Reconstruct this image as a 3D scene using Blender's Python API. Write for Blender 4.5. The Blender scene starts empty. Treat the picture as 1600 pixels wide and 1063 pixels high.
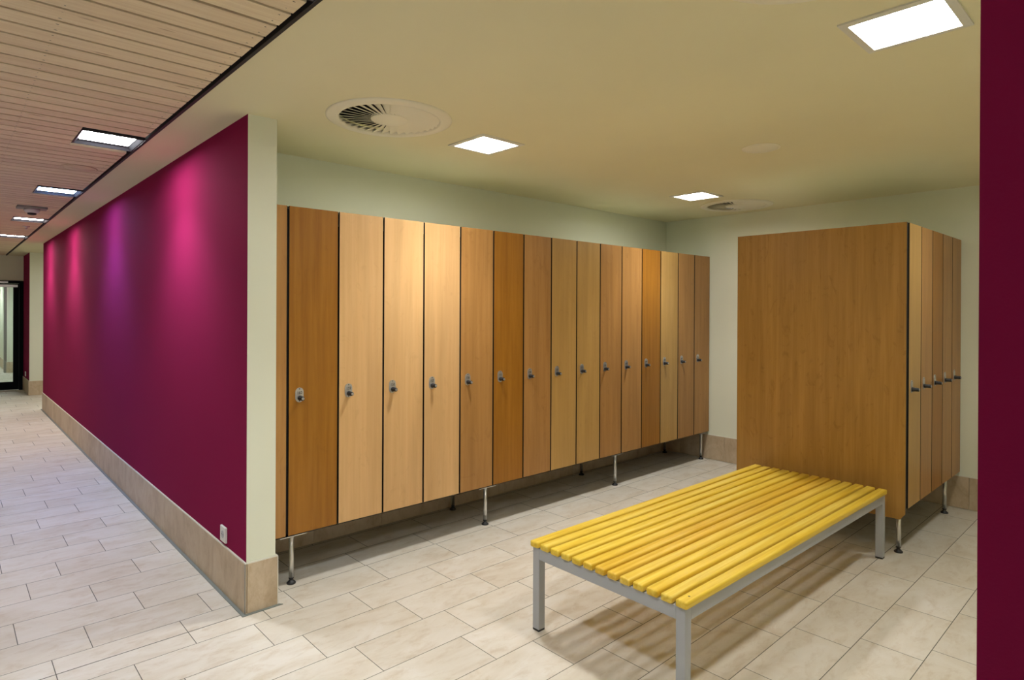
import bpy, bmesh, math, random
from mathutils import Vector, Matrix
random.seed(7)
S = bpy.context.scene
COL = S.collection

# ------------------------------------------------------------------ camera
TH, ROLL, PITCH = 0.82759, 0.00481, -0.00182
F = Vector((math.cos(TH)*math.cos(PITCH), math.sin(TH)*math.cos(PITCH), math.sin(PITCH)))
R0 = Vector((math.sin(TH), -math.cos(TH), 0)); U0 = R0.cross(F)
R = R0*math.cos(ROLL) + U0*math.sin(ROLL); U = U0*math.cos(ROLL) - R0*math.sin(ROLL)
cam = bpy.data.cameras.new('camera'); camo = bpy.data.objects.new('camera', cam); COL.objects.link(camo)
camo.matrix_world = Matrix(((R.x, U.x, -F.x, 0), (R.y, U.y, -F.y, 0), (R.z, U.z, -F.z, 1.5), (0, 0, 0, 1)))
cam.sensor_width = 36; cam.lens = 962.62/1600*36
cam.shift_x = (800-794.117)/1600; cam.shift_y = (487.4-531.5)/1600
cam.clip_start = 0.02; cam.clip_end = 60
S.camera = camo

# ------------------------------------------------------------------ world and exposure
w = bpy.data.worlds.new('world'); S.world = w; w.use_nodes = True
w.node_tree.nodes['Background'].inputs[0].default_value = (0.9, 0.95, 1, 1)
w.node_tree.nodes['Background'].inputs[1].default_value = 0.55
S.view_settings.view_transform = 'Standard'; S.view_settings.look = 'None'
S.view_settings.exposure = 0.72; S.view_settings.gamma = 1; S.view_settings.use_curve_mapping = False
LAMP = 37.0                    # radiance of a ceiling lamp's diffuser

# ------------------------------------------------------------------ main dimensions (metres)
H = 2.4636                     # ceiling
XW0, XW1 = 1.106, 1.250        # magenta partition
YW, YEND = 3.101, 11.41
YB, XR = 3.750, 5.757          # back wall, right wall of the locker bay
YS = -0.42                     # wall behind the camera side of the bay
YDOOR = 14.42
YL = 3.230                     # front of the locker doors along the back wall
ZT, ZB = 2.057, 0.284          # top and bottom of the locker doors
SK = 0.250                     # skirting height

# ------------------------------------------------------------------ materials
def new_mat(name, rough=0.5, col=(0.8, 0.8, 0.8), metal=0.0, spec=0.5):
    m = bpy.data.materials.new(name); m.use_nodes = True
    b = m.node_tree.nodes['Principled BSDF']
    b.inputs['Base Color'].default_value = (*col, 1); b.inputs['Roughness'].default_value = rough
    b.inputs['Metallic'].default_value = metal; b.inputs['Specular IOR Level'].default_value = spec
    return m, m.node_tree, b
def N(nt, t, **kw):
    n = nt.nodes.new(t)
    for k, v in kw.items():
        if k in n.inputs: n.inputs[k].default_value = v
        else: setattr(n, k, v)
    return n
def ramp(nt, fac, stops):
    r = nt.nodes.new('ShaderNodeValToRGB'); e = r.color_ramp.elements
    while len(e) < len(stops): e.new(0.5)
    for el, (p, c) in zip(e, stops): el.position = p; el.color = (*c, 1)
    nt.links.new(fac, r.inputs[0]); return r
def mixc(nt, fac, a, b, mode='MIX'):
    m = nt.nodes.new('ShaderNodeMix'); m.data_type = 'RGBA'; m.blend_type = mode
    for sock, v in ((m.inputs[0], fac), (m.inputs[6], a), (m.inputs[7], b)):
        if isinstance(v, (int, float)): sock.default_value = v
        elif isinstance(v, tuple): sock.default_value = (*v, 1)
        else: nt.links.new(v, sock)
    return m.outputs[2]
def pos_map(nt, scale, rnd=True):
    g = nt.nodes.new('ShaderNodeNewGeometry'); v = g.outputs['Position']
    if rnd:
        oi = nt.nodes.new('ShaderNodeObjectInfo')
        mu = N(nt, 'ShaderNodeMath', operation='MULTIPLY'); nt.links.new(oi.outputs['Random'], mu.inputs[0]); mu.inputs[1].default_value = 37.0
        cb = nt.nodes.new('ShaderNodeCombineXYZ'); nt.links.new(mu.outputs[0], cb.inputs[0]); nt.links.new(mu.outputs[0], cb.inputs[2])
        ad = N(nt, 'ShaderNodeVectorMath', operation='ADD'); nt.links.new(v, ad.inputs[0]); nt.links.new(cb.outputs[0], ad.inputs[1]); v = ad.outputs[0]
    mp = nt.nodes.new('ShaderNodeMapping'); nt.links.new(v, mp.inputs[0]); mp.inputs['Scale'].default_value = scale
    return mp.outputs[0]
def noise(nt, vec, scale=1.0, detail=4.0, rough=0.55, dist=0.0):
    n = nt.nodes.new('ShaderNodeTexNoise'); nt.links.new(vec, n.inputs['Vector'])
    n.inputs['Scale'].default_value = scale; n.inputs['Detail'].default_value = detail
    n.inputs['Roughness'].default_value = rough; n.inputs['Distortion'].default_value = dist
    return n.outputs['Fac']
def bump(nt, b, fac, strength, dist=0.001):
    bp = N(nt, 'ShaderNodeBump'); bp.inputs['Strength'].default_value = strength; bp.inputs['Distance'].default_value = dist
    nt.links.new(fac, bp.inputs['Height']); nt.links.new(bp.outputs[0], b.inputs['Normal'])

def wood(name, dark, mid, light, axis=2, rough=0.38, spec=0.4, grain=1.0, ripple=0.5):
    """straight grained laminate; the grain runs along the given axis"""
    m, nt, b = new_mat(name, rough, mid, 0, spec)
    sc = [26.0, 26.0, 26.0]; sc[axis] = 1.1
    fine = noise(nt, pos_map(nt, sc), 1.6*grain, 6, 0.6, 0.25)
    sc2 = [7.0, 7.0, 7.0]; sc2[axis] = 0.55
    broad = noise(nt, pos_map(nt, sc2), 1.0*grain, 3, 0.5, 0.9)
    sc3 = [9.0, 9.0, 9.0]; sc3[axis] = 4.5
    fl = noise(nt, pos_map(nt, sc3), 1.3, 4, 0.6, 2.2)
    r1 = ramp(nt, fine, [(0.30, dark), (0.52, mid), (0.75, light)])
    r2 = ramp(nt, broad, [(0.32, (0.86, 0.84, 0.82)), (0.66, (1.05, 1.05, 1.05))])
    c = mixc(nt, 0.8, r1.outputs[0], r2.outputs[0], 'MULTIPLY')
    r3 = ramp(nt, fl, [(0.30, (0.80, 0.76, 0.70)), (0.42, (1, 1, 1))])
    c = mixc(nt, ripple, c, r3.outputs[0], 'MULTIPLY')
    nt.links.new(c, b.inputs['Base Color'])
    return m

def paint(name, col, rough=0.75, bumpy=0.15, scale=160.0, spec=0.25):
    m, nt, b = new_mat(name, rough, col, 0, spec)
    v = pos_map(nt, (1, 1, 1), False)
    n = noise(nt, v, 1.3, 3, 0.5)
    r = ramp(nt, n, [(0.35, tuple(x*0.96 for x in col)), (0.65, col)])
    nt.links.new(r.outputs[0], b.inputs['Base Color'])
    bump(nt, b, noise(nt, v, scale, 2, 0.5), bumpy, 0.0006)
    return m

M = {}
M['cream'] = paint('cream_paint', (0.83, 0.85, 0.69))
M['ceiling'] = paint('ceiling_paint', (0.83, 0.78, 0.53), bumpy=0.05)
M['magenta'] = paint('magenta_paint', (0.27, 0.010, 0.072), rough=0.9, bumpy=0.4, scale=220, spec=0.08)
M['black'] = new_mat('black_core', 0.6, (0.008, 0.008, 0.009))[0]
M['dark'] = new_mat('dark_gap', 0.9, (0.012, 0.011, 0.010), spec=0.1)[0]
M['under'] = new_mat('locker_body_laminate', 0.6, (0.03, 0.025, 0.018))[0]
M['w_light'] = wood('light_maple_laminate', (0.66, 0.395, 0.165), (0.70, 0.43, 0.190), (0.73, 0.465, 0.215), ripple=0.3)
M['w_mid'] = wood('cherry_laminate', (0.39, 0.190, 0.054), (0.44, 0.222, 0.066), (0.485, 0.255, 0.082), ripple=0.5)
M['w_dark'] = wood('dark_honey_laminate', (0.30, 0.118, 0.010), (0.355, 0.148, 0.014), (0.41, 0.18, 0.024), ripple=0.3)
M['w_olive'] = wood('olive_maple_laminate', (0.48, 0.285, 0.08), (0.52, 0.31, 0.095), (0.56, 0.34, 0.11), ripple=0.35)
M['w_panel'] = wood('end_panel_laminate', (0.37, 0.190, 0.036), (0.42, 0.222, 0.046), (0.47, 0.255, 0.060), ripple=0.75)
M['steel'] = new_mat('brushed_steel', 0.28, (0.72, 0.72, 0.70), 1.0)[0]
M['plate'] = new_mat('plate_aluminium', 0.42, (0.55, 0.55, 0.57), 0.8)[0]
M['rubber'] = new_mat('black_rubber', 0.45, (0.018, 0.019, 0.021))[0]
M['frame'] = paint('grey_powder_coat', (0.43, 0.45, 0.48), rough=0.42, bumpy=0.08, scale=400, spec=0.45)
M['white'] = new_mat('white_plastic', 0.4, (0.80, 0.80, 0.76))[0]
M['grille'] = new_mat('white_coated_metal', 0.45, (0.86, 0.82, 0.66))[0]
M['lampframe'] = new_mat('lamp_frame_paint', 0.35, (0.74, 0.73, 0.66))[0]
M['darkframe'] = new_mat('dark_lamp_frame', 0.35, (0.03, 0.03, 0.035))[0]
M['alu'] = new_mat('aluminium_edge', 0.4, (0.30, 0.30, 0.28), 0.6)[0]
M['sealant'] = new_mat('grey_sealant', 0.6, (0.20, 0.22, 0.20))[0]
M['capwhite'] = new_mat('white_silicone', 0.5, (0.78, 0.76, 0.66))[0]
M['doorframe'] = new_mat('anthracite_door_frame', 0.7, (0.004, 0.007, 0.009), spec=0.1)[0]
M['grout'] = new_mat('grout', 0.9, (0.16, 0.155, 0.13), spec=0.1)[0]
M['ink'] = new_mat('engraved_number', 0.6, (0.02, 0.02, 0.02))[0]
M['screw'] = new_mat('screw_heads', 0.5, (0.05, 0.035, 0.02))[0]

# yellow stained slats of the bench: one tone per slat by object random
m, nt, b = new_mat('yellow_bench_wood', 0.42, (0.72, 0.42, 0.03), 0, 0.45)
fine = noise(nt, pos_map(nt, (2.2, 60, 60)), 1.0, 6, 0.62, 0.3)
r1 = ramp(nt, fine, [(0.30, (0.68, 0.42, 0.020)), (0.50, (0.80, 0.555, 0.050)), (0.72, (0.86, 0.66, 0.125))])
oi = nt.nodes.new('ShaderNodeObjectInfo')
c = mixc(nt, 1.0, r1.outputs[0], oi.outputs['Color'], 'MULTIPLY')
nt.links.new(c, b.inputs['Base Color']); bump(nt, b, fine, 0.25, 0.0008); M['yellow'] = m

# pine ceiling boards
m, nt, b = new_mat('pine_boards', 0.6, (0.6, 0.45, 0.28), 0, 0.25)
at = N(nt, 'ShaderNodeAttribute', attribute_name='tint')
v0 = nt.nodes.new('ShaderNodeNewGeometry').outputs['Position']
ad = N(nt, 'ShaderNodeVectorMath', operation='MULTIPLY_ADD'); nt.links.new(at.outputs['Color'], ad.inputs[0]); ad.inputs[1].default_value = (9, 9, 9); nt.links.new(v0, ad.inputs[2])
mp = nt.nodes.new('ShaderNodeMapping'); nt.links.new(ad.outputs[0], mp.inputs[0]); mp.inputs['Scale'].default_value = (1.5, 34, 34)
fine = noise(nt, mp.outputs[0], 1.6, 5, 0.6, 0.4)
mp2 = nt.nodes.new('ShaderNodeMapping'); nt.links.new(ad.outputs[0], mp2.inputs[0]); mp2.inputs['Scale'].default_value = (3.2, 17, 17)
knot = nt.nodes.new('ShaderNodeTexVoronoi'); nt.links.new(mp2.outputs[0], knot.inputs['Vector']); knot.inputs['Scale'].default_value = 1.0
kr = ramp(nt, knot.outputs['Distance'], [(0.05, (0.52, 0.40, 0.30)), (0.14, (1, 1, 1))])
r1 = ramp(nt, fine, [(0.32, (0.78, 0.65, 0.46)), (0.55, (0.86, 0.74, 0.54)), (0.75, (0.90, 0.80, 0.62))])
c = mixc(nt, 0.9, r1.outputs[0], kr.outputs[0], 'MULTIPLY')
tn = ramp(nt, at.outputs['Fac'], [(0.0, (0.90, 0.86, 0.84)), (1.0, (1.06, 1.06, 1.02))])
c = mixc(nt, 1.0, c, tn.outputs[0], 'MULTIPLY')
nt.links.new(c, b.inputs['Base Color']); M['pine'] = m

def stone(name, base, dark, light, veins=(1.2, 2.6, 2.6), rough=0.42):
    m, nt, b = new_mat(name, rough, base, 0, 0.4)
    at = N(nt, 'ShaderNodeAttribute', attribute_name='tint')
    v0 = nt.nodes.new('ShaderNodeNewGeometry').outputs['Position']
    ad = N(nt, 'ShaderNodeVectorMath', operation='MULTIPLY_ADD'); nt.links.new(at.outputs['Color'], ad.inputs[0]); ad.inputs[1].default_value = (11, 7, 5); nt.links.new(v0, ad.inputs[2])
    mp = nt.nodes.new('ShaderNodeMapping'); nt.links.new(ad.outputs[0], mp.inputs[0]); mp.inputs['Scale'].default_value = veins
    a = noise(nt, mp.outputs[0], 2.2, 6, 0.62, 0.8)
    bb = noise(nt, mp.outputs[0], 7.0, 6, 0.72, 0.5)
    r1 = ramp(nt, a, [(0.30, dark), (0.50, base), (0.72, light)])
    r2 = ramp(nt, bb, [(0.32, (0.80, 0.72, 0.62)), (0.50, (1, 1, 1))])
    c = mixc(nt, 0.6, r1.outputs[0], r2.outputs[0], 'MULTIPLY')
    tn = ramp(nt, at.outputs['Fac'], [(0.0, (0.94, 0.93, 0.91)), (1.0, (1.04, 1.04, 1.04))])
    c = mixc(nt, 1.0, c, tn.outputs[0], 'MULTIPLY')
    nt.links.new(c, b.inputs['Base Color'])
    rr = N(nt, 'ShaderNodeMapRange'); nt.links.new(bb, rr.inputs[0]); rr.inputs[3].default_value = rough-0.06; rr.inputs[4].default_value = rough+0.12
    nt.links.new(rr.outputs[0], b.inputs['Roughness'])
    return m
M['tile'] = stone('beige_floor_tile', (0.72, 0.675, 0.59), (0.645, 0.58, 0.475), (0.78, 0.75, 0.69))
M['skirt'] = stone('beige_skirting_tile', (0.60, 0.48, 0.335), (0.48, 0.365, 0.235), (0.67, 0.57, 0.43), veins=(2.6, 2.6, 1.6))

def emis(name, col, s):
    m = bpy.data.materials.new(name); m.use_nodes = True; nt = m.node_tree
    nt.nodes.clear(); e = nt.nodes.new('ShaderNodeEmission'); o = nt.nodes.new('ShaderNodeOutputMaterial')
    e.inputs[0].default_value = (*col, 1); e.inputs[1].default_value = s; nt.links.new(e.outputs[0], o.inputs[0]); return m
M['lamp_neutral'] = emis('lamp_neutral', (1.0, 0.985, 0.96), LAMP)
M['lamp_day'] = emis('lamp_day', (0.95, 0.98, 1.0), LAMP)
M['lamp_dim'] = emis('lamp_dim', (1.0, 0.975, 0.91), LAMP*0.4)
M['lamp_cool'] = emis('lamp_cool', (0.42, 0.60, 1.0), LAMP*1.15)
M['lamp_warm'] = emis('lamp_warm', (1.0, 0.93, 0.90), LAMP)
m, nt, b = new_mat('clear_glass', 0.02, (0.9, 1.0, 0.97)); nt.nodes.clear()
o = nt.nodes.new('ShaderNodeOutputMaterial'); mx = nt.nodes.new('ShaderNodeMixShader'); tr = nt.nodes.new('ShaderNodeBsdfTransparent'); gl = nt.nodes.new('ShaderNodeBsdfGlossy')
tr.inputs[0].default_value = (0.90, 0.96, 0.95, 1); gl.inputs['Roughness'].default_value = 0.02; mx.inputs[0].default_value = 0.07
nt.links.new(tr.outputs[0], mx.inputs[1]); nt.links.new(gl.outputs[0], mx.inputs[2]); nt.links.new(mx.outputs[0], o.inputs[0]); M['glass'] = m

# ------------------------------------------------------------------ mesh helpers
def box(bm, x0, x1, y0, y1, z0, z1, mi=0, bev=0.0, seg=2):
    vs = [bm.verts.new((x, y, z)) for x in (x0, x1) for y in (y0, y1) for z in (z0, z1)]
    fs = [bm.faces.new([vs[i] for i in q]) for q in ((0, 1, 3, 2), (4, 6, 7, 5), (0, 4, 5, 1), (2, 3, 7, 6), (0, 2, 6, 4), (1, 5, 7, 3))]
    for f in fs: f.material_index = mi
    if bev:
        es = list({e for f in fs for e in f.edges})
        r = bmesh.ops.bevel(bm, geom=es, offset=bev, segments=seg, affect='EDGES', profile=0.5)
        for f in r['faces']: f.material_index = mi
    return fs
def lathe(bm, prof, c=(0, 0, 0), axis='z', n=24, mi=0, smooth=True):
    """prof: list of (radius, height) revolved around the axis through c"""
    rings = []
    for r, h in prof:
        ring = []
        for k in range(n):
            a = 2*math.pi*k/n
            p = {'z': (r*math.cos(a), r*math.sin(a), h), 'y': (r*math.cos(a), h, r*math.sin(a)), 'x': (h, r*math.cos(a), r*math.sin(a))}[axis]
            ring.append(bm.verts.new((c[0]+p[0], c[1]+p[1], c[2]+p[2])))
        rings.append(ring)
    for a, b2 in zip(rings, rings[1:]):
        for k in range(n):
            f = bm.faces.new((a[k], a[(k+1) % n], b2[(k+1) % n], b2[k])); f.material_index = mi; f.smooth = smooth
    for ring in (rings[0], rings[-1]):
        f = bm.faces.new(ring); f.material_index = mi
    bmesh.ops.recalc_face_normals(bm, faces=bm.faces)
def poly_prism(bm, pts, lo, hi, axis=2, mi=0):
    def P(p, h): q = list(p); q.insert(axis, h); return q
    a = [bm.verts.new(P(p, lo)) for p in pts]; b2 = [bm.verts.new(P(p, hi)) for p in pts]
    fs = [bm.faces.new(a), bm.faces.new(b2)]
    for i in range(len(pts)): fs.append(bm.faces.new((a[i], a[(i+1) % len(pts)], b2[(i+1) % len(pts)], b2[i])))
    for f in fs: f.material_index = mi
    bmesh.ops.recalc_face_normals(bm, faces=fs)
def B(): return bmesh.new()
def obj(name, bm, mats, parent=None, loc=None, label=None):
    if not isinstance(mats, (list, tuple)): mats = [mats]
    me = bpy.data.meshes.new(name)
    bmesh.ops.recalc_face_normals(bm, faces=bm.faces)
    bm.to_mesh(me); bm.free()
    for mt in mats: me.materials.append(M[mt])
    o = bpy.data.objects.new(name, me); COL.objects.link(o)
    if parent is not None: o.parent = parent
    if loc: o.location = loc
    if label: o['label'] = label
    return o
def thing(name, label, cat, loc=(0, 0, 0), group=None, rotz=0.0):
    o = bpy.data.objects.new(name, None); COL.objects.link(o); o.location = loc; o.rotation_euler[2] = rotz
    o.empty_display_size = 0.1
    return tag(o, label, cat, group)
def tag(o, label, cat, group=None):
    o['label'] = label; o['category'] = cat
    if group: o['group'] = group
    return o
def struct(name, bm, mats, label, cat, parent=None):
    o = obj(name, bm, mats, parent)
    if parent is None: o['kind'] = 'structure'; o['label'] = label; o['category'] = cat
    return o
def copy_part(o, parent, loc=None):
    c = o.copy(); COL.objects.link(c); c.parent = parent
    if loc is not None: c.location = loc
    for ch in o.children: copy_part(ch, c)
    return c
def tint_layer(bm):
    return bm.loops.layers.float_color.get('tint') or bm.loops.layers.float_color.new('tint')
def set_tint(fs, lay):
    t = random.random(); u = random.random()
    for f in fs:
        if f.is_valid:
            for l in f.loops: l[lay] = (t, u, t, 1)

# ------------------------------------------------------------------ floor: real tiles over a grout bed
TL, TW, G = 0.4972, 0.2486, 0.0017
YJ = 3.104                                            # wide joint running out from the end of the partition
north = [-0.002, 0.252, 0.092, 0.340]
southj = {0: .347, -1: .102, -2: .231, -3: .36, -4: .268, -5: .487, -6: .178, -7: .365, -8: .005, -9: .131, -10: .26, -11: .40, -12: .03}
bm = B(); lay = tint_layer(bm)
def tile_row(x0, x1, y0, y1, off, g0=G, g1=G):
    n0 = math.floor((x0-off)/TL); x = off+n0*TL
    while x < x1:
        a, b2 = max(x, x0), min(x+TL, x1)
        if b2-a > 0.01:
            vs = [bm.verts.new(p) for p in ((a+G, y0+g0, 0), (b2-G, y0+g0, 0), (b2-G, y1-g1, 0), (a+G, y1-g1, 0))]
            f = bm.faces.new(vs); f.material_index = 1; set_tint([f], lay)
        x += TL
XL = -1.6
for k in range(-26, 1):
    y1 = 2.9725+TW*(k+1); y0 = y1-TW; off = southj.get(k, (0.129*k) % TL)
    if k < 0: tile_row(XL, 6.0, y0, y1, off)
    else:
        tile_row(XL, 1.18, y0, YJ, off, G, 0.0030); tile_row(XL, 1.18, YJ, 3.2430, off, 0.0030, G)
        tile_row(1.18, 6.0, y0, y1, off)
for k in range(0, 75):
    y0 = 3.2430+TW*k; tile_row(XL, 1.18 if y0 < 11.2 else 6.0, y0, y0+TW, north[k % 4])
for k in range(0, 3):
    y0 = 3.2211+TW*k; tile_row(1.18, 6.0, y0, y0+TW, north[(k+3) % 4])
fs = box(bm, XL, 6.0, -3.6, 22.2, -0.05, -0.0007, 0)
struct('floor', bm, ['grout', 'tile'], 'beige stone-look floor tiles laid in staggered rows', 'floor')

# ------------------------------------------------------------------ walls
def wall(name, x0, x1, y0, y1, mats, label, z0=0, z1=H+0.05, mark=None):
    bm = B(); fs = box(bm, x0, x1, y0, y1, z0, z1)
    if mark is not None: mark(fs)
    return struct(name, bm, mats, label, 'wall')
def face_x(fs):            # the face looking towards -x takes the second material
    for f in fs:
        if abs(f.normal.x) > 0.9 and f.calc_center_median().x < sum(v.co.x for g in fs for v in g.verts)/24: f.material_index = 1
def mark_x(fs):
    for f in fs: f.normal_update()
    face_x(fs)
wall('wall_partition', XW0, XW1, YW, YEND, ['cream', 'magenta'], 'long magenta partition wall with cream end beside the lockers', mark=mark_x)
wall('wall_stub', XW0, XW1, -3.5, 0.196, ['cream', 'magenta'], 'dark magenta wall standing closest at the edge of view', mark=mark_x)
wall('wall_pier', XW0, XW1+0.03, 13.36, YDOOR, ['cream', 'magenta'], 'short magenta and cream pier beside the glass door', mark=mark_x)
wall('wall_back', XW1, XR+0.1, YB, YB+0.1, 'cream', 'cream wall behind the long row of lockers')
wall('wall_right', XR, XR+0.1, YS-0.1, YB+0.1, 'cream', 'cream side wall that both locker rows run up to')
wall('wall_front', XW1, XR+0.1, YS-0.1, YS, 'cream', 'cream wall of the locker bay opposite the long row')
wall('wall_left', -1.6, -1.5, -3.5, 14.5, 'cream', 'cream corridor wall opposite the magenta partition')
# corridor end behind the viewer left open to let added world fill light in
wall('wall_passage', XW1, XR+0.1, YEND-0.1, YEND, 'cream', 'cream passage wall beyond the magenta partition')
wall('wall_passage_far', XW1+0.03, XR+0.1, 13.36, 13.46, 'cream', 'cream passage wall in line with the far pier')
wall('wall_passage_side', XR, XR+0.1, YEND, 13.46, 'cream', 'cream end wall of the side passage')
# end wall with the opening for the glass door
bm = B()
box(bm, -1.6, -0.35, YDOOR, YDOOR+0.15, 0, H+0.05); box(bm, -0.35, XW1, YDOOR, YDOOR+0.15, 2.005, H+0.05); box(bm, 1.115, XW1+0.03, YDOOR, YDOOR+0.15, 0, H+0.05)
struct('wall_end', bm, 'cream', 'cream end wall above the far glass door', 'wall')
# vestibule seen through the glass
bm = B(); box(bm, -1.6, 2.2, 21.9, 22.0, 0, H); box(bm, -1.6, -1.5, YDOOR+0.15, 22.0, 0, H); box(bm, 2.1, 2.2, YDOOR+0.15, 22.0, 0, H)
struct('wall_vestibule', bm, 'cream', 'cream vestibule walls seen through the glass door', 'wall')
bm = B(); box(bm, 1.11, 2.1, 18.42, 21.9, 0, H); box(bm, 1.06, 1.11, 18.45, 18.62, 0, 2.0, 1)
struct('wall_vestibule_pier', bm, ['cream', 'alu'], 'white wall end seen through the far glass door', 'wall')
bm = B(); box(bm, -1.6, 2.2, YDOOR+0.15, 22.0, H, H+0.05)
struct('ceiling_vestibule', bm, 'white', 'white vestibule ceiling behind the glass door', 'ceiling')

# ------------------------------------------------------------------ ceiling
LAMPS = [(2.322, 2.722), (2.366, 0.622), (4.622, 2.722), (4.622, 0.622)]
LH = 0.137                                            # half opening of a lamp in the plaster ceiling
CLY = [1.66, 4.165, 6.265, 8.480, 10.585]  # the first is an unseen lamp, added to light the near floor
VENTS = [(1.658, 2.692), (5.290, 2.715), (1.690, 0.640)]
RV = 0.262
def plate(bm, x0, x1, y0, y1, z, squares, circles, mi=0):
    """a horizontal sheet with square and round openings"""
    cells = [(c[0]-h, c[0]+h, c[1]-h2, c[1]+h2, None) for c, h, h2 in squares] + [(c[0]-r-.03, c[0]+r+.03, c[1]-r-.03, c[1]+r+.03, (c, r)) for c, r in circles]
    xs = sorted({x0, x1, *[q for c in cells for q in c[:2]]}); ys = sorted({y0, y1, *[q for c in cells for q in c[2:4]]})
    xs = [q for q in xs if x0 <= q <= x1]; ys = [q for q in ys if y0 <= q <= y1]
    for a, b2 in zip(xs, xs[1:]):
        for c, d in zip(ys, ys[1:]):
            mx_, my_ = (a+b2)/2, (c+d)/2
            if any(q[0] < mx_ < q[1] and q[2] < my_ < q[3] for q in cells): continue
            f = bm.faces.new([bm.verts.new(p) for p in ((a, c, z), (a, d, z), (b2, d, z), (b2, c, z))]); f.material_index = mi
    for q in cells:
        if q[4]:
            (cx, cy), r = q[4]; n = 64; s = r+.03
            inner = []; outer = []
            for k in range(n):
                t = 2*math.pi*k/n+math.pi/4; u, v = math.cos(t), math.sin(t); e = s/max(abs(u), abs(v))
                inner.append(bm.verts.new((cx+r*u, cy+r*v, z))); outer.append(bm.verts.new((cx+e*u, cy+e*v, z)))
            for k in range(n):
                f = bm.faces.new((inner[k], outer[k], outer[(k+1) % n], inner[(k+1) % n])); f.material_index = mi
XP = 0.864
bm = B()
plate(bm, XP, 5.86, -3.5, 14.5, H, [(c, LH, LH) for c in LAMPS]+[((2.3, 12.35), LH, LH), ((1.7, 12.35), LH, LH)], [(c, RV) for c in VENTS])
box(bm, XP, 5.86, -3.5, 14.5, H+0.16, H+0.20)         # slab above the void
struct('ceiling', bm, ['ceiling'], 'smooth yellowish cream plaster ceiling over the lockers', 'ceiling')
# pine boards over the corridor
bm = B(); lay = tint_layer(bm)
P0, PITCHY, BW = 2.2035, 0.11655, 0.1010
LX0, LX1, LHY = 0.548, 0.852, 0.176
for k in range(-50, 106):
    y0 = P0+PITCHY*k+random.uniform(-0.0012, 0.0012); y1 = y0+BW
    hit = [c for c in CLY if y1 > c-LHY+0.02 and y0 < c+LHY-0.02]
    fs = box(bm, -1.5, LX0 if hit else 0.8385, y0, y1, H, H+0.014, 0)
    set_tint(fs, lay)
    for sx in ([0.808, 0.286, -0.24, -0.8] if -6 < k < 40 else []):
        if hit and sx > LX0: continue
        for sy in (y0+0.022, y1-0.022):
            n = 6; vs = [bm.verts.new((sx+random.uniform(-.004, .004)+0.0028*math.cos(2*math.pi*i/n), sy+0.0028*math.sin(2*math.pi*i/n), H-0.0004)) for i in range(n)]
            f = bm.faces.new(vs); f.material_index = 1
box(bm, -1.5, XP, -3.5, 14.5, H+0.05, H+0.06, 2)
struct('ceiling_boards', bm, ['pine', 'screw', 'dark'], 'pale pine board ceiling over the corridor', 'ceiling')
bm = B(); box(bm, 0.8500, XP+0.0005, -3.5, 14.4, H-0.006, H+0.055)  # black strip gives the shade of the recess between boards and plaster
struct('trim_1', bm, 'black', 'black edge profile between pine boards and plaster', 'trim')

# ------------------------------------------------------------------ skirting tiles
def skirt_run(name, segs, label):
    """segs: list of (x0,x1,y0,y1,long axis)"""
    bm = B(); lay = tint_layer(bm)
    for x0, x1, y0, y1, ax in segs:
        a, b2 = (x0, x1) if ax == 'x' else (y0, y1); L = 0.497
        p = a
        while p < b2-1e-4:
            q = min(p+L, b2)
            fs = box(bm, p+0.0012 if ax == 'x' else x0, q-0.0012 if ax == 'x' else x1, y0 if ax == 'x' else p+0.0012, y1 if ax == 'x' else q-0.0012, 0.004, SK-0.004, 0)
            set_tint(fs, lay); p = q
        if ax == 'x': box(bm, x0, x1, y0+0.001, y1-0.001, SK-0.004, SK+0.002, 1)
        else: box(bm, x0+0.001, x1-0.001, y0, y1, SK-0.004, SK+0.002, 1)
    o = struct(name, bm, ['skirt', 'capwhite'], label, 'baseboard'); return o
T = 0.010
skirt_run('baseboard_partition', [(XW0-T, XW0, YW-T+0.001, YEND+T, 'y'), (XW0+0.001, XW1+T, YW-T, YW, 'x'), (XW1, XW1+T, YW, 3.22, 'y')], 'tall beige tile skirting round the foot of the magenta partition')
skirt_run('baseboard_back', [(XW1+T, XR, YB-T, YB, 'x')], 'beige tile skirting in shadow under the long locker row')
skirt_run('baseboard_right', [(XR-T, XR, YS, YB-T-0.002, 'y')], 'beige tile skirting along the cream side wall')
skirt_run('baseboard_pier', [(XW0-T, XW0, 13.36-T, YDOOR, 'y'), (XW0, XR, 13.36-T, 13.36, 'x')], 'beige tile skirting round the far pier')
skirt_run('baseboard_stub', [(XW0-T, XW0, -3.5, 0.206, 'y'), (XW0, XW1+T, 0.196, 0.206, 'x')], 'beige tile skirting of the closest magenta wall')
skirt_run('baseboard_front', [(XW1+T, XR-T, YS, YS+T, 'x')], 'beige tile skirting opposite the long locker row')
skirt_run('baseboard_left', [(-1.5, -1.49, -3.5, YDOOR, 'y')], 'beige tile skirting of the opposite corridor wall')
skirt_run('baseboard_vestibule', [(1.10, 2.1, 18.41, 18.42, 'x'), (1.10, 1.11, 18.62, 21.9, 'y'), (-1.5, 1.1, 21.89, 21.9, 'x')], 'beige tile skirting seen through the glass door')
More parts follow.
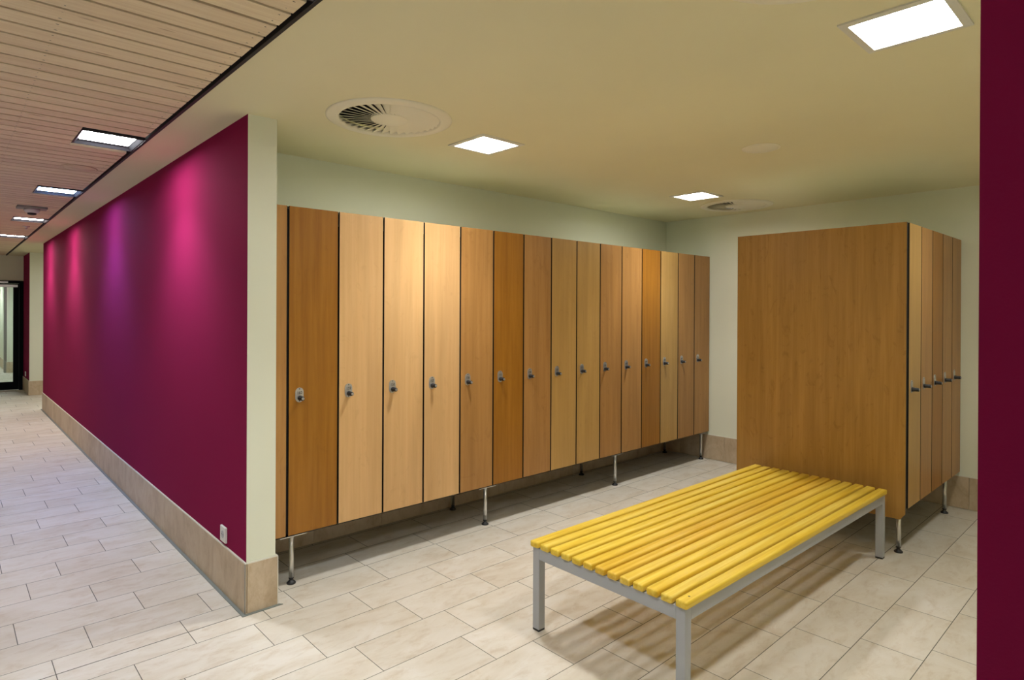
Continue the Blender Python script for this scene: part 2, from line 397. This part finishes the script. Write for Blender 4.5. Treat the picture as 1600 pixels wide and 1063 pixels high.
# metal corner profiles and the sealant strip around the partition foot
bm = B()
box(bm, XW0-T-0.001, XW0-T+0.003, YW-T-0.0015, YW-T+0.003, 0.004, SK-0.003); box(bm, XW1+T-0.003, XW1+T+0.001, YW-T-0.0015, YW-T+0.004, 0.004, SK-0.001, 1)
struct('trim_2', bm, ['alu', 'capwhite'], 'thin metal corner profiles of the tile skirting', 'trim')
bm = B()
for pts in ([(XW0-T-0.016, YW-T-0.016), (XW0-T, YW-T-0.016), (XW0-T, YEND), (XW0-T-0.016, YEND)], [(XW0-T, YW-T-0.016), (XW1+T+0.02, YW-T-0.016), (XW1+T+0.005, YW-T), (XW0-T, YW-T)]):
    poly_prism(bm, pts, -0.0005, 0.004)
struct('trim_3', bm, 'sealant', 'grey sealant strip where the partition skirting meets the floor', 'trim')

# ------------------------------------------------------------------ lamps, vents, speakers
def spot(t, energy, col, size=1.95, blend=0.8):
    l = bpy.data.lights.new('lamp_spot', 'SPOT'); l.energy = energy; l.color = col; l.spot_size = size; l.spot_blend = blend; l.shadow_soft_size = 0.05
    o = bpy.data.objects.new('lamp_spot', l); COL.objects.link(o); o.parent = t; o.location = (0, 0, -0.004)
SPOT = 30.0                    # the reflector of each lamp throws most of its light downwards
LCOL = {'lamp_day': (0.86, 0.92, 1.0), 'lamp_dim': (1.0, 0.97, 0.90), 'lamp_neutral': (1.0, 0.98, 0.95), 'lamp_cool': (0.27, 0.42, 1.0), 'lamp_warm': (1.0, 0.92, 0.90)}
def square_lamp(x, y, label, mat='lamp_neutral', power=1.0):
    t = thing('ceiling_lamp', label, 'ceiling light', (x, y, H), 'square recessed lamps in the plaster ceiling')
    bm = B(); o = 0.158; i = 0.132; d = 0.121; z0, z1, z2 = -0.006, -0.008, 0.016
    loops = []
    for h, z in ((o, 0.0), (o, z0), (i, z1), (d, z2), (LH-0.002, z2+0.004)):
        loops.append([bm.verts.new((sx*h, sy*h, z)) for sx, sy in ((-1, -1), (1, -1), (1, 1), (-1, 1))])
    for a, b2 in zip(loops, loops[1:]):
        for k in range(4): bm.faces.new((a[k], a[(k+1) % 4], b2[(k+1) % 4], b2[k]))
    obj('frame', bm, 'lampframe', t)
    bm = B(); box(bm, -d, d, -d, d, z2-0.002, z2+0.001, 0, 0.0008, 1)
    obj('diffuser', bm, mat, t, label='glowing white square diffuser')
    spot(t, SPOT*power, LCOL[mat], 1.82)
    return t
names = ['square recessed lamp beside the big round vent above the first lockers', 'square recessed lamp at the top corner beside the dark magenta wall',
         'square recessed lamp beside the small far round vent', 'square recessed lamp above the end-panel lockers, hidden by the dark magenta wall']
for c, n_, pw in zip(LAMPS, names, (1.0, 0.65, 1.0, 0.42)): square_lamp(c[0], c[1], n_, 'lamp_dim' if pw < 0.5 else 'lamp_neutral', pw)
for xx in (1.7, 2.3): square_lamp(xx, 12.35, 'square recessed lamp in the side passage beyond the partition'+(', farther in' if xx > 2 else ''), 'lamp_dim', 0.45)
cl = ['recessed corridor lamp in the pine boards above the top edge of view', 'recessed corridor lamp in the pine boards, first and largest of the four in a line',
      'recessed corridor lamp in the pine boards, second in the line, before the detector', 'recessed corridor lamp in the pine boards, third in the line, just behind the detector',
      'recessed corridor lamp in the pine boards, last in the line towards the glass door']
cm = ['lamp_day', 'lamp_day', 'lamp_cool', 'lamp_warm', 'lamp_warm']
for y, n_, mt in zip(CLY, cl, cm):
    cx = (LX0+LX1)/2
    t = thing('corridor_lamp', n_, 'ceiling light', (cx, y, H), 'recessed lamps in the corridor ceiling')
    bm = B(); ox, oy, d = (LX1-LX0)/2-0.002, LHY-0.004, 0.122
    loops = []
    for hx, hy_, z in ((ox, oy, 0.014), (ox, oy, -0.003), (ox-0.006, oy-0.006, -0.003), (d+0.008, d+0.03, 0.012), (d, d, 0.018)):
        loops.append([bm.verts.new((sx*hx, sy*hy_, z)) for sx, sy in ((-1, -1), (1, -1), (1, 1), (-1, 1))])
    for a, b2 in zip(loops, loops[1:]):
        for k in range(4): bm.faces.new((a[k], a[(k+1) % 4], b2[(k+1) % 4], b2[k]))
    obj('frame', bm, 'darkframe', t)
    bm = B(); box(bm, -d, d, -d, d, 0.016, 0.019); obj('diffuser', bm, mt, t, label='glowing white square diffuser')
    spot(t, SPOT*(1.35 if mt == 'lamp_cool' else 1.15), LCOL[mt])
bm = B(); box(bm, -d, d, -d, d, -0.01, 0.0)  # fill lamps added to brighten the vestibule behind the glass
bm2 = bm.copy()
t = tag(obj('vestibule_lamp', bm, 'lamp_day', None, (0.7, 17.2, H)), 'ceiling lamp just behind the glass door', 'ceiling light', 'lamps behind the glass door')
spot(t, SPOT*3.0, (0.95, 1.0, 1.0), 2.4)
t = tag(obj('vestibule_lamp', bm2, 'lamp_day', None, (0.5, 20.2, H)), 'ceiling lamp farther off behind the glass door', 'ceiling light', 'lamps behind the glass door')
spot(t, SPOT*3.0, (0.95, 1.0, 1.0), 2.4)

def vent(x, y, label):
    t = thing('ceiling_vent', label, 'vent', (x, y, H), 'round swirl vents in the plaster ceiling')
    bm = B(); lathe_ring(bm, [(0.312, 0.0), (0.312, -0.003), (0.300, -0.009), (0.262, -0.012), (0.250, -0.010), (0.246, 0.012), (0.258, 0.016)], 72)
    obj('frame', bm, 'grille', t)
    bm = B(); lathe(bm, [(0.262, 0.0), (0.262, 0.08)], (0, 0, 0.028), n=48); obj('duct', bm, 'black', t)
    bm = B(); lathe(bm, [(0.094, 0.006), (0.094, -0.006), (0.088, -0.010), (0.03, -0.0115)], n=40); obj('hub', bm, 'grille', t)
    n = 34
    bm = B()
    for k in range(n):
        a = 2*math.pi*k/n; er = Vector((math.cos(a), math.sin(a), 0)); et = Vector((math.sin(a), -math.cos(a), 0))   # et: clockwise
        pts = []
        for r in (0.088, 0.249):
            wd = 2*math.pi*r/n*1.02
            pts.append((er*r - et*wd*0.5 + Vector((0, 0, -0.008)), er*r + et*wd*0.5 + Vector((0, 0, -0.008+wd*0.36))))
        th = Vector((0, 0, 0.0022))
        v = [bm.verts.new(p) for p in (pts[0][0], pts[0][1], pts[1][1], pts[1][0])]; v2 = [bm.verts.new(p+th) for p in (pts[0][0], pts[0][1], pts[1][1], pts[1][0])]
        bm.faces.new(v); bm.faces.new(v2[::-1])
        for i in range(4): bm.faces.new((v[i], v2[i], v2[(i+1) % 4], v[(i+1) % 4]))
    obj('swirl_blades', bm, 'grille', t)
def lathe_ring(bm, prof, n):
    rings = [[bm.verts.new((r*math.cos(2*math.pi*k/n), r*math.sin(2*math.pi*k/n), h)) for k in range(n)] for r, h in prof]
    for a, b2 in zip(rings, rings[1:]):
        for k in range(n):
            f = bm.faces.new((a[k], a[(k+1) % n], b2[(k+1) % n], b2[k])); f.smooth = True
vent(*VENTS[0], 'big round swirl vent in the cream ceiling above the first lockers')
vent(*VENTS[1], 'round swirl vent near the far corner above the end of the locker row')
vent(*VENTS[2], 'round ceiling vent cut off by the top edge of view')
def speaker(x, y, r, mat, label, cat='speaker'):
    t = thing('ceiling_speaker', label, cat, (x, y, H))
    bm = B(); lathe(bm, [(r, 0.0), (r, -0.004), (r-0.012, -0.008), (r-0.014, -0.005)], n=48); obj('rim', bm, mat, t)
    bm = B(); lathe(bm, [(r-0.015, -0.004), (r-0.017, -0.0065), (0.01, -0.008)], n=48); obj('cover', bm, mat, t)
speaker(3.540, 1.665, 0.106, 'grille', 'small flat round speaker cover in the middle of the cream ceiling')
speaker(0.690, 5.095, 0.104, 'pine', 'flat round pine-coloured cover in the boards behind the first corridor lamp')
t = thing('smoke_detector', 'small dark-tipped detector hanging from the pine boards', 'detector', (0.625, 7.36, H))
bm = B(); box(bm, -0.115, 0.115, -0.07, 0.07, -0.022, 0.0, 0, 0.004); obj('mounting_plate', bm, 'alu', t)
bm = B(); lathe(bm, [(0.062, -0.022), (0.062, -0.040), (0.050, -0.055), (0.036, -0.060)], n=24); obj('housing', bm, 'white', t)
bm = B(); lathe(bm, [(0.036, -0.060), (0.034, -0.074), (0.014, -0.080)], n=20); obj('sensor_head', bm, 'rubber', t, label='black sensor head')
bm = B(); lathe(bm, [(0.035, 0), (0.033, -0.008), (0.012, -0.012), (0.010, -0.03), (0.018, -0.032), (0.018, -0.035)], n=20)
tag(obj('ceiling_sprinkler', bm, 'steel', None, (0.725, 9.15, H)), 'tiny metal sprinkler head in the pine boards behind the third corridor lamp', 'sprinkler')

# ------------------------------------------------------------------ sockets
def socket(y, z, label):
    t = thing('wall_socket', label, 'socket', (XW0, y, z))
    bm = B(); box(bm, -0.011, 0, -0.041, 0.041, -0.041, 0.041, 0, 0.003); obj('cover_plate', bm, 'white', t)
    bm = B()
    lathe_x = [(0.0195, -0.0125), (0.0195, -0.0105), (0.018, -0.0100)]
    lathe(bm, lathe_x, axis='x', n=24); obj('insert', bm, 'plate', t, label='grey round socket well')
    bm = B()
    for s in (-1, 1): lathe(bm, [(0.0028, -0.0130), (0.0028, -0.0120)], (0, s*0.0095, 0), axis='x', n=8)
    obj('contact_hole', bm, 'black', t)
socket(3.416, 0.338-0.028, 'white square wall socket low on the magenta partition near its end')
socket(13.95, 0.33, 'tiny white socket low on the far magenta pier')

# ------------------------------------------------------------------ glass door at the corridor end
D = bpy.data.objects.new('door_1', None); COL.objects.link(D); D.location = (0, YDOOR, 0)
D['kind'] = 'structure'; D['label'] = 'glass door in a black frame at the far end of the corridor'; D['category'] = 'door'
bm = B(); box(bm, -0.35, -0.28, -0.02, 0.10, 0, 2.004); box(bm, 1.045, 1.115, -0.02, 0.10, 0, 2.004); box(bm, -0.28, 1.045, -0.02, 0.10, 1.955, 2.004)
obj('door_frame', bm, 'doorframe', D)
bm = B(); box(bm, -0.27, -0.18, 0.0, 0.06, 0.012, 1.95); box(bm, 0.960, 1.040, 0.0, 0.06, 0.012, 1.95); box(bm, -0.18, 0.960, 0.0, 0.06, 0.012, 0.155); box(bm, -0.18, 0.960, 0.0, 0.06, 1.885, 1.95)
obj('door_leaf', bm, 'doorframe', D)
bm = B(); box(bm, -0.18, 0.960, 0.026, 0.034, 0.155, 1.885); obj('glass_pane', bm, 'glass', D)
bm = B(); box(bm, 0.30, 1.02, -0.045, -0.001, 1.885, 1.932, 0, 0.004); box(bm, 0.2, 0.88, -0.06, -0.021, 1.960, 1.985); obj('door_closer', bm, 'steel', D, label='silver door closer arm')

# ------------------------------------------------------------------ locker doors, locks, feet
DZ = ZT-ZB
PITCHX = (XR-0.004-1.366)/15
def text_mesh(s, size):
    cu = bpy.data.curves.new('number', 'FONT'); cu.body = s; cu.size = size; cu.align_x = 'CENTER'; cu.align_y = 'CENTER'; cu.extrude = 0.0004
    o = bpy.data.objects.new('number', cu); COL.objects.link(o)
    bpy.context.view_layer.update()
    me = bpy.data.meshes.new_from_object(o.evaluated_get(bpy.context.evaluated_depsgraph_get()))
    bpy.data.objects.remove(o); return me
def door_mesh(wd):
    bm = B(); fs = box(bm, 0.0060, wd-0.0060, 0, 0.013, 0, DZ, 0)
    for f in fs:
        f.normal_update()
        if abs(f.normal.y) < 0.5: f.material_index = 1
    me = bpy.data.meshes.new('door'); bmesh.ops.recalc_face_normals(bm, faces=bm.faces); bm.to_mesh(me); bm.free()
    me.materials.append(M['w_mid']); me.materials.append(M['black']); return me
def lock_mesh():
    bm = B()
    w2, h2 = 0.023, 0.040; pts = []
    for k in range(9):
        a = math.pi*k/8; pts.append((w2*math.cos(a), (h2-w2)+w2*math.sin(a)))
    for k in range(9):
        a = math.pi+math.pi*k/8; pts.append((w2*math.cos(a), -(h2-w2)+w2*math.sin(a)))
    poly_prism(bm, pts, -0.0028, 0.0, axis=1, mi=0)
    for z in (0.0325, -0.0325): lathe(bm, [(0.0030, -0.0036), (0.0030, -0.0026)], (0, 0, z), axis='y', n=10, mi=1)
    me = bpy.data.meshes.new('lock_plate'); bmesh.ops.recalc_face_normals(bm, faces=bm.faces); bm.to_mesh(me); bm.free()
    me.materials.append(M['plate']); me.materials.append(M['black']); return me
def knob_mesh():
    bm = B()
    lathe(bm, [(0.0135, -0.0026), (0.0135, -0.012), (0.0118, -0.016), (0.0118, -0.038), (0.0105, -0.041)], (0, 0, 0), axis='y', n=20, mi=0)
    lathe(bm, [(0.0068, -0.0405), (0.0068, -0.0445), (0.006, -0.045)], (0, 0, 0), axis='y', n=16, mi=1)
    box(bm, -0.0012, 0.0012, -0.0454, -0.0445, -0.0035, 0.0035, 0)
    me = bpy.data.meshes.new('lock_knob'); bmesh.ops.recalc_face_normals(bm, faces=bm.faces); bm.to_mesh(me); bm.free()
    me.materials.append(M['rubber']); me.materials.append(M['plate']); return me
def foot_meshes(h, plate_w, p2=None):
    p2 = p2 or plate_w/2
    bm = B(); lathe(bm, [(0.0135, 0.035), (0.0135, h)], n=20); box(bm, -plate_w/2, p2, -0.028, 0.045, h-0.004, h)
    a = bpy.data.meshes.new('leg'); bmesh.ops.recalc_face_normals(bm, faces=bm.faces); bm.to_mesh(a); bm.free(); a.materials.append(M['steel'])
    bm = B(); lathe(bm, [(0.024, 0.0), (0.025, 0.006), (0.019, 0.012), (0.012, 0.018), (0.008, 0.026), (0.0135, 0.028), (0.0135, 0.036)], n=20)
    b2 = bpy.data.meshes.new('rubber_foot'); bmesh.ops.recalc_face_normals(bm, faces=bm.faces); bm.to_mesh(b2); bm.free(); b2.materials.append(M['rubber'])
    return a, b2
def mobj(name, me, parent, loc, label=None):
    o = bpy.data.objects.new(name, me); COL.objects.link(o); o.parent = parent; o.location = loc
    if label: o['label'] = label
    return o
LOCK, KNOB = lock_mesh(), knob_mesh()
LEG, FOOT = foot_meshes(ZB-0.016, 0.15)
LEG_IN, _f = foot_meshes(ZB-0.016, 0.04, 0.06)
LEG_END, _f = foot_meshes(ZB-0.016, 0.15, 0.045)
TONE = {'L': ('w_light', 'light maple'), 'M': ('w_mid', 'reddish cherry'), 'D': ('w_dark', 'dark honey'), 'O': ('w_olive', 'pale olive maple')}
def bank(label, x0, y0, pitch, tones, numbers, feet, depth, group, back_extra=0.0):
    n = len(tones); t = thing('locker_bank', label, 'locker', (x0, y0, 0), group)
    bm = B()
    wt = n*pitch; y1 = 0.016; z0, z1 = ZB-0.012, ZT-0.001
    # carcass: sides, divisions, top, bottom, back
    for k in range(n+1):
        xc = min(max(k*pitch, 0.006), wt-0.006); box(bm, xc-0.006, xc+0.006, y1, depth, z0, z1, 1)
    box(bm, 0, wt, y1, depth, z0, z0+0.016, 0); box(bm, 0, wt, y1, depth, z1-0.013, z1, 2); box(bm, 0, wt, depth-0.008, depth, z0, z1, 0)  # unseen top made cream to bounce light onto the wall and ceiling above
    obj('body', bm, ['under', 'black', 'cream'], t)
    dm = door_mesh(pitch)
    for k in range(n):
        mt, tn = TONE[tones[k]]
        d = mobj('door', dm, t, (k*pitch, 0, ZB), ('%s door' % tn) + (' numbered %s' % numbers[k] if numbers else ''))
        d.material_slots[0].link = 'OBJECT'; d.material_slots[0].material = M[mt]
        mobj('lock_plate', LOCK, d, (0.064, 0, 1.037-ZB)); mobj('lock_knob', KNOB, d, (0.066, 0, 1.020-ZB), 'black cylinder lock knob')
        if numbers:
            tx = mobj('number', text_mesh(numbers[k], 0.0235), d, (0.064, -0.0031, 1.048-ZB), 'number %s' % numbers[k])
            tx.data.materials.clear(); tx.data.materials.append(M['ink']); tx.rotation_euler[0] = math.pi/2; tx.scale = (0.86, 1.05, 1)
    for fx, fy in feet:
        l = mobj('leg', LEG_END if fx > 5.6 else LEG_IN if (4.4 < fx < 4.5) else LEG, t, (fx-x0, fy-y0, 0)); mobj('rubber_foot', FOOT, l, (0, 0, 0), 'black flared foot')
    return t
seq = 'DLLLMDMOOMMDOMM'
nums = [str(160-k) for k in range(15)]
X0 = 1.366
gb = 'locker banks along the back wall'
bank('bank of five wooden lockers numbered 160 to 156 next to the magenta partition', X0, YL, PITCHX, seq[:5], nums[:5], [(1.412, 3.283), (2.806, 3.283), (1.45, 3.69), (2.835, 3.69)], 0.500, gb)
bank('middle bank of five wooden lockers numbered 155 to 151 in the row along the wall', X0+5*PITCHX, YL, PITCHX, seq[5:10], nums[5:10], [(4.275, 3.283), (4.31, 3.69)], 0.500, gb)
bank('far bank of five wooden lockers numbered 150 to 146, ending at the corner wall', X0+10*PITCHX, YL, PITCHX, seq[10:], nums[10:], [(5.690, 3.283), (5.66, 3.69)], 0.500, gb)
bm = B(); box(bm, XW1+0.012, X0-0.008, YL+0.001, YL+0.014, ZB, ZT, 0); box(bm, XW1+0.012, X0-0.006, YL+0.014, YL+0.5, ZB-0.012, ZT-0.001, 1)
tag(obj('filler_panel', bm, ['w_mid', 'under']), 'narrow brown wooden filler strip between partition and locker 160', 'panel')

# locker block standing out into the room
YR, XE = 1.129, 4.353
PR = (XR-0.003-4.404)/5
t = bank('free-standing block of five lockers with a wide brown end panel facing the bench', 4.404, YR, PR, 'OMDMM', None, [(4.412, 1.180), (5.53, 1.180), (4.44, 2.13), (5.53, 2.13)], 1.075, 'locker block by the bench')
bm = B(); pts = [(0.028, 0.222-0), (1.09, 0.222), (1.09, ZT), (0.0, ZT), (0.0, 0.262)]
poly_prism(bm, [(p[0], p[1]) for p in pts], XE-4.404, XE-4.404+0.019, axis=0)
for f in bm.faces:
    f.normal_update()
    if abs(f.normal.x) < 0.5: f.material_index = 1
obj('end_panel', bm, ['w_panel', 'black'], t, label='wide brown wood end panel')
bm = B(); box(bm, XE-4.404+0.0195, -0.001, 0.012, 1.06, ZB-0.02, ZT-0.002); obj('shadow_gap_panel', bm, 'black', t, label='black recessed side board')

# ------------------------------------------------------------------ bench
ROT = -0.0136
t = thing('bench', 'wide low bench of yellow wooden slats on a grey steel frame', 'bench', (2.041, 1.238, 0), rotz=ROT)
BL, BWD, ZF, P4 = 2.204, 0.815, 0.390, 0.041
bm = B()
for y in (0, BWD-0.030): box(bm, P4, BL-P4, y, y+0.030, ZF-0.052, ZF, 0, 0.002)
for x in (0, BL-0.03): box(bm, x, x+0.03, P4, BWD-P4, ZF-0.052, ZF, 0, 0.002)
box(bm, BL/2-0.02, BL/2+0.02, 0.03, BWD-0.03, ZF-0.035, ZF-0.001, 0, 0.002)
obj('frame', bm, 'frame', t, label='grey powder-coated steel frame')
for x in (0, BL-P4):
    for y in (0, BWD-P4):
        bm = B(); box(bm, x, x+P4, y, y+P4, 0.009, ZF, 0, 0.0025); l = obj('leg', bm, 'frame', t)
        bm = B(); box(bm, x+0.001, x+P4-0.001, y+0.001, y+P4-0.001, 0.0, 0.009); obj('foot_cap', bm, 'rubber', l, label='black plastic foot cap')
SW = 0.0505; SPT = (BWD+0.022-SW)/12
tones = [(1.0, 1.0, 1.0), (1.0, 1.03, 1.3), (1.0, 1.0, 0.9), (1.0, 1.02, 1.2), (1.0, 1.0, 1.0), (0.97, .93, .9), (0.93, 0.84, .75), (0.95, 0.86, 0.8), (1.0, .98, 1.2), (1, 1.0, 1.0), (0.99, 0.96, .9), (1.0, 1.02, 1.3), (1, 1, 1.0)]
for k in range(13):
    bm = B(); y = -0.013+k*SPT
    box(bm, -0.012, BL-0.002, y, y+SW, ZF+0.001, ZF+0.031, 0, 0.008, 3)
    for f in bm.faces: f.smooth = True
    for xs in ((0.045,) if k == 0 else ()):
        fs0 = len(bm.faces); lathe(bm, [(0.0045, 0.0), (0.0045, 0.0006)], (xs, y+SW/2, ZF+0.0306), n=10, mi=1)
    o = obj('slat', bm, ['yellow', 'screw'], t); o.color = (*tones[12-k], 1)
    if k == 0: o['label'] = 'yellow slat, outermost on the open side'
    o.data.polygons.foreach_set('use_smooth', [True]*len(o.data.polygons))
